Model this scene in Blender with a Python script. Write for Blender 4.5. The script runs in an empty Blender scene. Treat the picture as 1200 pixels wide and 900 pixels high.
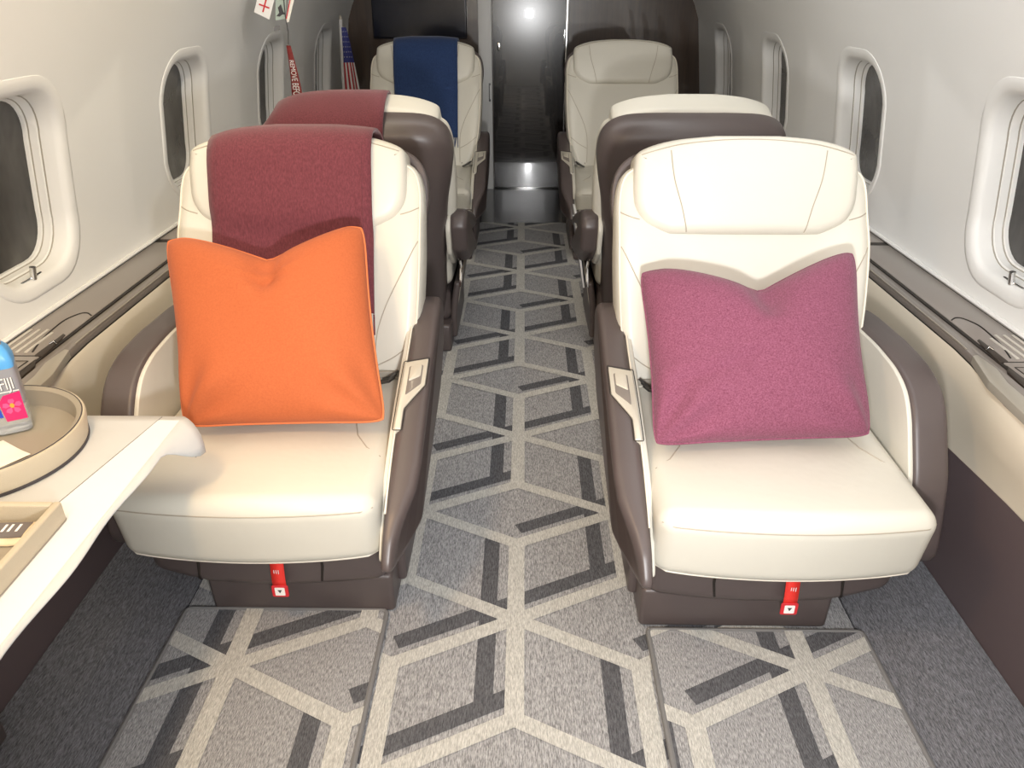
import bpy, bmesh, math, random
from mathutils import Vector, Matrix
from mathutils.bvhtree import BVHTree
random.seed(4)
S = bpy.context.scene
COL = S.collection
PI = math.pi

# ------------------------------------------------------------------ materials
def mat(name, color, rough=0.5, metal=0.0, spec=0.5, coat=0.0, bump=None, vary=None, sheen=0.0, coat_rough=0.05):
    m = bpy.data.materials.new(name); m.use_nodes = True
    nt = m.node_tree; b = nt.nodes['Principled BSDF']
    b.inputs['Base Color'].default_value = (*color, 1)
    b.inputs['Roughness'].default_value = rough
    b.inputs['Metallic'].default_value = metal
    b.inputs['Specular IOR Level'].default_value = spec
    b.inputs['Coat Weight'].default_value = coat
    b.inputs['Coat Roughness'].default_value = coat_rough
    if sheen: b.inputs['Sheen Weight'].default_value = sheen
    tc = None
    def tex(scale, detail, rough_=0.6):
        nonlocal tc
        if tc is None: tc = nt.nodes.new('ShaderNodeTexCoord')
        mp = nt.nodes.new('ShaderNodeMapping'); mp.inputs['Scale'].default_value = scale
        nt.links.new(tc.outputs['Object'], mp.inputs['Vector'])
        n = nt.nodes.new('ShaderNodeTexNoise'); n.inputs['Scale'].default_value = 1.0
        n.inputs['Detail'].default_value = detail; n.inputs['Roughness'].default_value = rough_
        nt.links.new(mp.outputs[0], n.inputs['Vector'])
        return n
    if vary:   # (scale xyz, dark colour, light colour, contrast)
        n = tex(vary[0], 3)
        r = nt.nodes.new('ShaderNodeValToRGB')
        c = vary[3]
        r.color_ramp.elements[0].position = 0.5-c; r.color_ramp.elements[1].position = 0.5+c
        r.color_ramp.elements[0].color = (*vary[1], 1); r.color_ramp.elements[1].color = (*vary[2], 1)
        nt.links.new(n.outputs['Fac'], r.inputs['Fac']); nt.links.new(r.outputs['Color'], b.inputs['Base Color'])
    if bump:   # (scale xyz, strength, distance)
        n = tex(bump[0], 3)
        bp = nt.nodes.new('ShaderNodeBump'); bp.inputs['Strength'].default_value = bump[1]; bp.inputs['Distance'].default_value = bump[2]
        nt.links.new(n.outputs['Fac'], bp.inputs['Height']); nt.links.new(bp.outputs['Normal'], b.inputs['Normal'])
    return m
def s3(s): return (s, s, s)
def sh(c, f): return tuple(min(1, x*f) for x in c)

CREAM = (0.66, 0.63, 0.55)
M = {}
M['cream'] = mat('cream_leather', CREAM, 0.42, bump=(s3(9), 0.15, 0.012))
M['cream_grain'] = mat('cream_panel_leather', (0.74, 0.66, 0.53), 0.5, bump=(s3(300), 0.1, 0.0006))
M['seam'] = mat('seam_thread', (0.40, 0.35, 0.28), 0.6)
M['piping'] = mat('cream_piping', (0.78, 0.72, 0.61), 0.45)
M['brown'] = mat('brown_leather', (0.092, 0.072, 0.069), 0.38, bump=(s3(260), 0.12, 0.0006))
M['brown_wall'] = mat('brown_wall_leather', (0.135, 0.100, 0.103), 0.45, bump=(s3(260), 0.1, 0.0006))
M['wall'] = mat('wall_liner', (0.84, 0.83, 0.805), 0.55)
M['bezel'] = mat('window_bezel', (0.85, 0.84, 0.815), 0.4)
M['pane'] = mat('dark_pane', (0.045, 0.042, 0.04), 0.22, spec=0.6, vary=((9, 9, 4), (0.02, 0.019, 0.018), (0.085, 0.08, 0.075), 0.25))
M['ledge'] = mat('taupe_ledge', (0.20, 0.172, 0.152), 0.30, coat=0.25)
M['ledge_lid'] = mat('taupe_lid', (0.27, 0.238, 0.215), 0.34, coat=0.15)
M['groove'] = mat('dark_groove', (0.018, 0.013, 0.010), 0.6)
M['recess'] = mat('recess_brown', (0.03, 0.020, 0.014), 0.5)
M['taupe'] = mat('taupe_plate', (0.34, 0.31, 0.26), 0.35)
M['taupe_metal'] = mat('satin_taupe_metal', (0.52, 0.47, 0.39), 0.32, metal=0.6)
M['slat'] = mat('vent_slat', (0.62, 0.58, 0.52), 0.3, metal=0.3)
M['chrome'] = mat('chrome', (0.75, 0.75, 0.75), 0.12, metal=1.0)
M['latch'] = mat('latch_plate', (0.60, 0.555, 0.47), 0.35, metal=0.25)
M['dark_metal'] = mat('dark_buckle', (0.12, 0.12, 0.12), 0.3, metal=0.8)
M['red'] = mat('red_webbing', (0.78, 0.035, 0.025), 0.5, bump=(s3(500), 0.3, 0.0005))
M['white'] = mat('white_print', (0.88, 0.86, 0.84), 0.55)
M['ink'] = mat('dark_print', (0.05, 0.045, 0.05), 0.6)
M['redink'] = mat('red_print', (0.62, 0.02, 0.03), 0.6)
M['orange'] = mat('orange_wool', (0.46, 0.106, 0.030), 0.85, sheen=0.05, vary=((220, 220, 220), (0.43, 0.097, 0.027), (0.49, 0.118, 0.035), 0.2), bump=((420, 420, 420), 0.25, 0.001))
M['orange_piping'] = mat('orange_piping', (0.66, 0.17, 0.055), 0.8)
M['plum'] = mat('plum_wool', (0.19, 0.04, 0.068), 0.9, sheen=0.1, vary=((300, 300, 300), (0.145, 0.030, 0.060), (0.275, 0.085, 0.145), 0.2), bump=((420, 420, 420), 0.3, 0.001))
M['burgundy'] = mat('burgundy_wool', (0.135, 0.026, 0.036), 0.9, sheen=0.2, vary=((260, 260, 80), (0.105, 0.018, 0.026), (0.17, 0.036, 0.05), 0.2), bump=((500, 500, 200), 0.3, 0.001))
M['navy'] = mat('navy_wool', (0.012, 0.035, 0.115), 0.9, sheen=0.2, vary=((260, 260, 80), (0.008, 0.026, 0.09), (0.018, 0.048, 0.15), 0.2))
M['linen'] = mat('white_linen', (0.54, 0.545, 0.545), 0.7, bump=((14, 14, 14), 0.12, 0.01))
M['linen_hem'] = mat('white_linen_hem', (0.76, 0.75, 0.74), 0.65)
M['hide'] = mat('beige_hide', (0.50, 0.44, 0.335), 0.55, bump=(s3(420), 0.5, 0.0012))
M['hide_in'] = mat('taupe_hide', (0.33, 0.29, 0.23), 0.6, bump=(s3(420), 0.3, 0.001))
M['paper'] = mat('ivory_paper', (0.86, 0.82, 0.74), 0.7)
M['tan_paper'] = mat('tan_packet', (0.72, 0.60, 0.42), 0.45)
M['grey_print'] = mat('grey_packet', (0.14, 0.12, 0.115), 0.4)
M['screen'] = mat('screen_glass', (0.006, 0.008, 0.020), 0.16, spec=0.5)
M['screen_frame'] = mat('screen_frame', (0.008, 0.008, 0.014), 0.3)
M['frame_grey'] = mat('door_frame_grey', (0.74, 0.73, 0.71), 0.4)
M['black_floor'] = mat('dark_floor', (0.030, 0.029, 0.031), 0.22, coat=0.3)
M['grey_edge'] = mat('serged_edge', (0.19, 0.185, 0.185), 0.8)
def wood(name, c0, c1, rough, coat):
    return mat(name, c0, rough, coat=coat, coat_rough=0.02, vary=((26, 26, 1.6), c0, c1, 0.22))
M['wood'] = wood('gloss_walnut', (0.040, 0.023, 0.015), (0.075, 0.045, 0.028), 0.28, 0.9)
M['door'] = mat('gloss_dark_door', (0.014, 0.011, 0.010), 0.18, coat=1.0, coat_rough=0.015)
def carpet(name, c, k):
    return mat(name, c, 0.95, spec=0.1, vary=((520, 80, 100), sh(c, 1-k), sh(c, 1+k), 0.17), bump=((420, 70, 100), 0.9, 0.004))
M['c_base'] = carpet('carpet_grey', (0.36, 0.355, 0.362), 0.50)
M['c_light'] = carpet('carpet_light', (0.56, 0.545, 0.51), 0.28)
M['c_dark'] = carpet('carpet_dark', (0.118, 0.118, 0.128), 0.45)
M['c_side'] = carpet('carpet_charcoal', (0.20, 0.20, 0.218), 0.5)
M['pet'] = mat('clear_bottle', (0.86, 0.90, 0.93), 0.06, spec=0.6)
M['pet'].node_tree.nodes['Principled BSDF'].inputs['Transmission Weight'].default_value = 0.75
M['label_blue'] = mat('label_sky_blue', (0.10, 0.38, 0.78), 0.3)
M['label_deep'] = mat('label_deep_blue', (0.02, 0.06, 0.55), 0.3)
M['label_pink'] = mat('label_pink', (0.80, 0.02, 0.16), 0.35)
M['label_petal'] = mat('label_petal', (0.92, 0.10, 0.30), 0.35)
M['label_gold'] = mat('label_gold', (0.85, 0.38, 0.05), 0.35)
M['label_pale'] = mat('label_pale', (0.30, 0.31, 0.35), 0.3)
M['cap'] = mat('blue_cap', (0.02, 0.12, 0.55), 0.35)
M['tag_green'] = mat('tag_green', (0.42, 0.50, 0.44), 0.5)
M['ribbon'] = mat('red_ribbon', (0.19, 0.014, 0.012), 0.6)
M['flag_blue'] = mat('flag_blue', (0.035, 0.04, 0.20), 0.7)
M['flag_red'] = mat('flag_red', (0.42, 0.02, 0.03), 0.7)
M['flag_white'] = mat('flag_white', (0.75, 0.72, 0.70), 0.7)

# ------------------------------------------------------------------ mesh builder
class MB:
    def __init__(s): s.v = []; s.f = []; s.mi = []; s.m = 0
    def add(s, vs, fs):
        o = len(s.v); s.v += [tuple(p) for p in vs]
        for f in fs: s.f.append([o+i for i in f]); s.mi.append(s.m)
    def grid(s, P, closed_u=False, closed_v=False):       # P[i][j]
        n = len(P); k = len(P[0]); vs = [p for r in P for p in r]; fs = []
        for i in range(n if closed_u else n-1):
            for j in range(k if closed_v else k-1):
                i2 = (i+1) % n; j2 = (j+1) % k
                fs.append([i*k+j, i*k+j2, i2*k+j2, i2*k+j])
        s.add(vs, fs)
    def tube(s, pts, r, seg=6, closed=False, caps=True):
        pts = [Vector(p) for p in pts]; n = len(pts); R = []
        up = None
        for i in range(n):
            a = pts[(i-1) % n] if (closed or i) else pts[0]; b = pts[(i+1) % n] if (closed or i < n-1) else pts[-1]
            t = (b-a).normalized() if (b-a).length > 1e-9 else Vector((0, 0, 1))
            if up is None:
                up = Vector((0, 0, 1)) if abs(t.z) < .9 else Vector((1, 0, 0))
            x = t.cross(up).normalized(); y = x.cross(t); up = y
            rr = r(i/(n-1)) if callable(r) else r
            R.append([pts[i]+x*rr*math.cos(2*PI*k/seg)+y*rr*math.sin(2*PI*k/seg) for k in range(seg)])
        s.grid(R, closed_u=closed, closed_v=True)
        if caps and not closed:
            o = len(s.v)-n*seg
            s.f.append([o+k for k in range(seg)]); s.mi.append(s.m)
            s.f.append([o+(n-1)*seg+k for k in range(seg)]); s.mi.append(s.m)
    def rings(s, R, cap0=True, cap1=True):
        s.grid(R, closed_v=True); k = len(R[0]); o = len(s.v)-len(R)*k
        if cap0: s.f.append([o+i for i in range(k)][::-1]); s.mi.append(s.m)
        if cap1: s.f.append([o+(len(R)-1)*k+i for i in range(k)]); s.mi.append(s.m)
    def rbox(s, hx, hy, hz, r, n=4, m=3, f=None, c=(0, 0, 0)):   # dense rounded box
        r = min(r, hx*.98, hy*.98, hz*.98)
        def ticks(h):
            a = h-r; t = [r*math.tan((k/m)*PI/4) for k in range(m+1)]
            return [-a-x for x in t[::-1]] + [-a+2*a*k/n for k in range(1, n)] + [a+x for x in t]
        H = (hx, hy, hz); T = [ticks(h) for h in H]; C = Vector(c)
        def proj(p):
            q = Vector([max(-(H[i]-r), min(H[i]-r, p[i])) for i in range(3)]); d = Vector(p)-q
            if d.length > 1e-9: q = q+d.normalized()*r
            q = q+C
            return f(q) if f else q
        for ax in range(3):
            u, v = [(1, 2), (2, 0), (0, 1)][ax]
            for sg in (-1, 1):
                P = []
                for a in T[u]:
                    row = []
                    for b in T[v]:
                        p = [0, 0, 0]; p[ax] = sg*H[ax]; p[u] = a; p[v] = b; row.append(proj(p))
                    P.append(row)
                s.grid(P)
    def box(s, x0, x1, y0, y1, z0, z1, r=0.0):
        if r > 0:
            s.rbox((x1-x0)/2, (y1-y0)/2, (z1-z0)/2, r, 1, 2, None, ((x0+x1)/2, (y0+y1)/2, (z0+z1)/2)); return
        s.add([(x, y, z) for x in (x0, x1) for y in (y0, y1) for z in (z0, z1)],
              [(0, 1, 3, 2), (4, 6, 7, 5), (0, 4, 5, 1), (2, 3, 7, 6), (0, 2, 6, 4), (1, 5, 7, 3)])
    def panel(s, ol, d0, d1, r, mp, r0=None, steps=4, fill='radial', nr=6):
        r0 = r if r0 is None else r0
        L = []
        for k in range(steps+1):
            th = PI/2*k/steps; L.append((r0*(1-math.sin(th)), d0+r0*(1-math.cos(th)))) if r0 > 0 else None
        if r0 <= 0: L.append((0, d0))
        for k in range(steps+1):
            th = PI/2*k/steps; L.append((r*(1-math.cos(th)), d1-r+r*math.sin(th))) if r > 0 else None
        if r <= 0: L.append((0, d1))
        R = [[mp(a, b, c) for a, b in inset(ol, i)] for i, c in L]
        s.grid(R, closed_v=True); k = len(ol); o = len(s.v)-len(R)*k
        if fill == 'ngon':
            s.f.append([o+i for i in range(k)][::-1]); s.mi.append(s.m)
            s.f.append([o+(len(R)-1)*k+i for i in range(k)]); s.mi.append(s.m)
        else:
            for (i, c, base) in ((L[0][0], L[0][1], o), (L[-1][0], L[-1][1], o+(len(R)-1)*k)):
                ins = inset(ol, i); ca = sum(p[0] for p in ins)/k; cb = sum(p[1] for p in ins)/k
                prev = [base+j for j in range(k)]
                for q in range(1, nr):
                    t = q/nr; oo = len(s.v)
                    s.v += [tuple(mp(a+(ca-a)*t, b+(cb-b)*t, c)) for a, b in ins]
                    cur = [oo+j for j in range(k)]
                    for j in range(k): s.f.append([prev[j], prev[(j+1) % k], cur[(j+1) % k], cur[j]]); s.mi.append(s.m)
                    prev = cur
                oo = len(s.v); s.v.append(tuple(mp(ca, cb, c)))
                for j in range(k): s.f.append([prev[j], prev[(j+1) % k], oo]); s.mi.append(s.m)
    def bm(s, mx=1):
        b = bmesh.new(); vs = [b.verts.new((p[0]*mx, p[1], p[2])) for p in s.v]
        for f, m in zip(s.f, s.mi):
            if len(set(f)) < 3: continue
            try:
                q = b.faces.new([vs[i] for i in f]); q.material_index = m; q.smooth = True
            except ValueError: pass
        bmesh.ops.remove_doubles(b, verts=b.verts, dist=1e-5)
        bmesh.ops.recalc_face_normals(b, faces=b.faces)
        return b
    def build(s, name, mats, parent=None, mx=1, flat=False, sharp=40, loc=None):
        if not isinstance(mats, (list, tuple)): mats = [mats]
        b = s.bm(mx)
        me = bpy.data.meshes.new(name)
        if not flat:
            for e in b.edges:
                if len(e.link_faces) == 2 and e.calc_face_angle(0) > math.radians(sharp): e.smooth = False
        else:
            for f in b.faces: f.smooth = False
        b.to_mesh(me); b.free()
        for m in mats: me.materials.append(m)
        o = bpy.data.objects.new(name, me); COL.objects.link(o)
        if parent: o.parent = parent
        if loc: o.location = loc
        return o

def inset(ol, d):
    if abs(d) < 1e-9: return list(ol)
    n = len(ol); A = sum(ol[i][0]*ol[(i+1) % n][1]-ol[(i+1) % n][0]*ol[i][1] for i in range(n))
    sg = 1 if A > 0 else -1; out = []
    for i in range(n):
        p = Vector(ol[i-1]); q = Vector(ol[i]); w = Vector(ol[(i+1) % n])
        e1 = (q-p); e2 = (w-q)
        e1 = e1.normalized() if e1.length > 1e-9 else e2.normalized(); e2 = e2.normalized() if e2.length > 1e-9 else e1
        n1 = Vector((-e1.y, e1.x)); n2 = Vector((-e2.y, e2.x)); nn = n1+n2
        nn = nn.normalized() if nn.length > 1e-6 else n1
        k = 1/max(.5, nn.dot(n1)); out.append((q.x+sg*nn.x*d*k, q.y+sg*nn.y*d*k))
    return out
def rrect(hx, hy, r, n=6, cx=0, cy=0):
    P = []
    for k, (sx, sy) in enumerate(((1, 1), (-1, 1), (-1, -1), (1, -1))):
        for i in range(n+1):
            a = PI/2*k+PI/2*i/n; P.append((cx+sx*(hx-r)+r*math.cos(a), cy+sy*(hy-r)+r*math.sin(a)))
    return P
def densify(P, d):
    out = []; n = len(P)
    for i in range(n):
        a = Vector(P[i]); b = Vector(P[(i+1) % n]); k = max(1, int((b-a).length/d))
        for j in range(k): q = a.lerp(b, j/k); out.append(tuple(q))
    return out
def round_poly(P, r, n=5, dens=0.03):        # closed 2-D polygon with rounded corners; r a number or list
    out = []; N = len(P)
    for i in range(N):
        p = Vector(P[i-1]); q = Vector(P[i]); w = Vector(P[(i+1) % N]); rr = r[i] if isinstance(r, (list, tuple)) else r
        l1 = (p-q).length; l2 = (w-q).length; d = min(rr, l1*.49, l2*.49)
        a = q+(p-q).normalized()*d; b = q+(w-q).normalized()*d
        if d < 1e-6: out.append(tuple(q)); continue
        for k in range(n+1):
            t = k/n; out.append(tuple(a*(1-t)**2+q*2*t*(1-t)+b*t*t))
    return densify(out, dens) if dens else out
def interp(T, x):
    if x <= T[0][0]: return T[0][1]
    for (a, b), (c, d) in zip(T, T[1:]):
        if x <= c: return b+(d-b)*(x-a)/(c-a)
    return T[-1][1]
def crom(P, n=8):
    P = [Vector(p) for p in P]; out = []
    for i in range(len(P)-1):
        p0 = P[max(0, i-1)]; p1 = P[i]; p2 = P[i+1]; p3 = P[min(len(P)-1, i+2)]
        for k in range(n):
            t = k/n; out.append(.5*((2*p1)+(p2-p0)*t+(2*p0-5*p1+4*p2-p3)*t*t+(3*p1-p0-3*p2+p3)*t**3))
    out.append(P[-1]); return out
def sst(a, b, x):
    t = max(0, min(1, (x-a)/(b-a))); return t*t*(3-2*t)

def empty(name, loc=(0, 0, 0), rz=0):
    o = bpy.data.objects.new(name, None); COL.objects.link(o); o.location = loc; o.rotation_euler = (0, 0, rz); o.empty_display_size = .05
    return o
def tag(o, label=None, cat=None, group=None, kind=None):
    if label: o['label'] = label
    if cat: o['category'] = cat
    if group: o['group'] = group
    if kind: o['kind'] = kind
    return o
def structure(o, label=None, cat=None): return tag(o, label, cat, None, 'structure')
def text_mb(body, size, mp, depth=0.0006, spacing=1.0, xscale=1.0):
    """flat lettering, each vertex sent through mp(x, y)"""
    cu = bpy.data.curves.new('lettering', 'FONT'); cu.body = body; cu.size = size; cu.space_character = spacing
    cu.resolution_u = 3
    o = bpy.data.objects.new('lettering', cu); COL.objects.link(o)
    dg = bpy.context.evaluated_depsgraph_get(); me = bpy.data.meshes.new_from_object(o.evaluated_get(dg))
    b = MB(); b.add([mp(v.co.x*xscale, v.co.y) for v in me.vertices], [list(p.vertices) for p in me.polygons])
    bpy.data.objects.remove(o); bpy.data.curves.remove(cu); bpy.data.meshes.remove(me)
    return b

# ------------------------------------------------------------------ cabin shell
YB, YF = -1.0, 6.0
ZL = 0.58
def wx(z): return 1.31*math.sqrt(max(0, 1-((z-.75)/1.30)**2))
b = MB(); b.box(-1.3, 1.3, YB, YF+.1, -.06, 0)
structure(b.build('floor', M['black_floor'], flat=True), 'dark glossy cabin floor showing beyond the end of the carpet', 'floor')

WY = [2.0, 3.10, 4.22, 5.36]
CELL = [(1.45, 2.55), (2.55, 3.66), (3.66, 4.79), (4.79, 6.0)]
WZ = .907
def wall(side, name, labels):
    b = MB()
    mp = lambda y, z: (side*wx(z), y, z)
    zt = 1.85
    def sheet(y0, y1):
        b.grid([[mp(y0+(y1-y0)*i/3, ZL-.03+(zt-ZL+.03)*j/16) for j in range(17)] for i in range(4)])
    sheet(YB, 1.45)
    hole = rrect(.236, .272, .17, 9)
    for cy, (y0, y1) in zip(WY, CELL):
        z0, z1 = ZL-.03, zt
        ring = []
        for a, c in hole:
            t = 1e9
            if a > 1e-9: t = min(t, (y1-cy)/a)
            if a < -1e-9: t = min(t, (y0-cy)/a)
            if c > 1e-9: t = min(t, (z1-WZ)/c)
            if c < -1e-9: t = min(t, (z0-WZ)/c)
            ring.append((cy+a*t, WZ+c*t))
        # snap nearest to the four corners so that the cell closes
        for cc in ((y0, z0), (y0, z1), (y1, z0), (y1, z1)):
            i = min(range(len(ring)), key=lambda k: (ring[k][0]-cc[0])**2+(ring[k][1]-cc[1])**2); ring[i] = cc
        R = []
        for k in range(11):
            t = k/10
            R.append([mp(cy+a+(p-cy-a)*t, WZ+c+(q-WZ-c)*t) for (a, c), (p, q) in zip(hole, ring)])
        b.grid(R, closed_v=True)
    for y in (1.45, 2.55, 3.66, 4.79):          # joint strips behind the panel joints
        b.grid([[(side*(wx(z)+.003), y+d, z) for z in [ZL-.03+(zt-ZL+.03)*j/48 for j in range(49)]] for d in (-.04, .04)])
    w = b.build(name, M['wall'])
    structure(w, 'curved off-white cabin wall liner on the %s' % ('left' if side < 0 else 'right'), 'wall')
    # lower wall: cream padded panel and brown kick panel, children of the wall
    c = MB(); prof = [(1.113, ZL-.02), (1.108, .55), (1.102, .50), (1.096, .44), (1.090, .375), (1.088, .362)]
    inn = lambda y, z: .042*sst(1.80, 1.42, y)*sst(.36, .52, z)
    c.grid([[(side*(x-inn(y, z)), y, z) for x, z in prof] for y in (YB, 0, .6, 1.0)])
    seg = [1.0+.1*i for i in range(11)]+[2.25+.25*i for i in range(16)]
    c.grid([[(side*(x-inn(y, z)), y, z-.02*sst(1.3, 1.8, y)*(z < .4)) for x, z in prof] for y in seg])
    c.build('padded_panel', M['cream_grain'], w)
    k = MB(); k.grid([[(side*x, y, z-.02*sst(1.3, 1.8, y)*(z > .3)) for x, z in ((1.084, .368), (1.092, .2), (1.096, 0))] for y in [YB, 0, .6, 1.0]+seg])
    k.build('kick_panel', M['brown_wall'], w)
    sm = MB()
    for y in (1.22, 2.4, 3.6):
        sm.tube([(side*(x-.001-inn(y+.10*(.58-z), z)), y+.10*(.58-z), z) for x, z in prof], .0025)
    sm.build('panel_seam', M['piping'], w)
    lip = MB(); lip.tube([(side*(wx(ZL)-.006), y, ZL+.008) for y in (YB, 1, 2, 3, 4, 5, 6)], .007)
    lip.build('edge_strip', M['bezel'], w)
    return w
wall(-1, 'wall_left', None); wall(1, 'wall_right', None)

n_win = 0
for side in (-1, 1):
    for wi, cy in enumerate(WY):
        n_win += 1
        sname = 'left' if side < 0 else 'right'
        nth = ['nearest', 'second', 'third', 'farthest'][wi]
        root = empty('window_%d' % n_win, (side*wx(WZ), cy, WZ))
        structure(root, '%s oval cabin window in the %s wall' % (nth, sname), 'window')
        X0 = wx(WZ)
        def mp(a, c, d):
            z = WZ+c; return (side*(wx(z)+d-X0), a, c)
        O = rrect(.241, .277, .172, 9)
        cs = [(0, .003), (.002, -.0015), (.010, -.003), (.030, -.002), (.040, .004), (.046, .016), (.049, .046), (.050, .052), (.055, .054), (.057, .076), (.063, .078), (.064, .092)]
        f = MB(); f.grid([[mp(a, c, d) for a, c in inset(O, i)] for i, d in cs], closed_v=True)
        f.build('bezel', M['bezel'], root, sharp=60)
        # dark seal line between the two steps of the reveal
        sl = MB()
        for i, d in ((.0495, .050), (.0567, .075)):
            sl.tube([mp(a, c, d) for a, c in inset(O, i)], .0022, closed=True)
        sl.build('seal', M['taupe'], root)
        p = MB(); ol = inset(O, .058)
        P = [[mp(a*t, c*t, .087+.012*(1-t*t)) for a, c in ol] for t in (1, .8, .6, .4, .2, .02)]
        p.grid(P, closed_v=True); p.f.append([len(p.v)-len(ol)+i for i in range(len(ol))]); p.mi.append(0)
        p.build('pane', M['pane'], root)
        l = MB(); l.tube([mp(-.03, -.232, .012), mp(-.03, -.198, .004)], .0085, 10); l.tube([mp(-.075, -.231, .02), mp(-.03, -.228, .012), mp(.02, -.230, .02)], .003)
        l.build('latch', M['chrome'], root)

# ceiling and end walls
b = MB(); b.box(-.72, .72, YB, YF, 1.85, 1.88)
ce = b.build('ceiling', M['wall'], flat=True); structure(ce, 'off-white cabin ceiling panel', 'ceiling')
def section(y0, y1, name, m, label):
    b = MB()
    P = [(1.31*sg*0+0, 0) for sg in ()]
    zs = [0, .3, ZL, .75, .95, 1.15, 1.35, 1.5, 1.65, 1.75, 1.85]
    R = [(max(1.10, 1.10) if z < .5 else wx(z)+.01, z) for z in zs]
    ol = [(x, z) for x, z in R]+[(-x, z) for x, z in R[::-1]]
    b.panel(ol, y0, y1, 0, lambda a, c, d: (a, d, c), fill='ngon')
    return structure(b.build(name, m, flat=True), label, 'wall')
bulk = section(6.0, 6.08, 'wall_front', M['wood'], 'glossy dark walnut bulkhead at the far end of the cabin')
section(-1.08, -1.0, 'wall_back', M['wall'], 'off-white bulkhead behind the viewpoint')

# door in the bulkhead
d = empty('door_1', (.045, 5.97, 0)); structure(d, 'glossy black lavatory door at the far end of the aisle', 'door')
b = MB(); b.box(-.255, .255, .0, .028, .012, 1.845); b.build('door_leaf', M['door'], d, flat=True)
b = MB(); b.box(-.262, .262, -.006, .028, 0, .011, .002); b.build('threshold', M['chrome'], d)
b = MB(); b.box(.258, .275, -.012, .028, 0, 1.845, .003); b.build('edge_strip', M['chrome'], d)
b = MB(); b.box(-.36, -.264, -.03, .029, 0, 1.845, .004); fr = b.build('door_frame', M['frame_grey'], d)
b = MB()
b.box(-.29, -.276, -.034, -.03, .64, .655); b.box(-.29, -.276, -.034, -.03, .75, .765); b.box(-.29, -.283, -.034, -.03, .655, .75)
b.build('strike_plate', M['chrome'], fr)
b = MB(); b.box(.245, .256, -.012, 0, 1.02, 1.12, .003); b.box(-.225, -.205, -.010, 0, .98, 1.03, .003); b.build('handle', M['chrome'], d)

# television
t = empty('television', (-.728, 5.96, 1.057)); tag(t, 'black flat television on the walnut bulkhead above the navy throw', 'television')
b = MB(); b.box(-.332, .332, 0, .038, 0, .42, .006); b.build('screen_frame', M['screen_frame'], t)
b = MB(); b.box(-.322, .322, -.002, .0, .012, .41); b.build('screen', M['screen'], t, flat=True)

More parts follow.
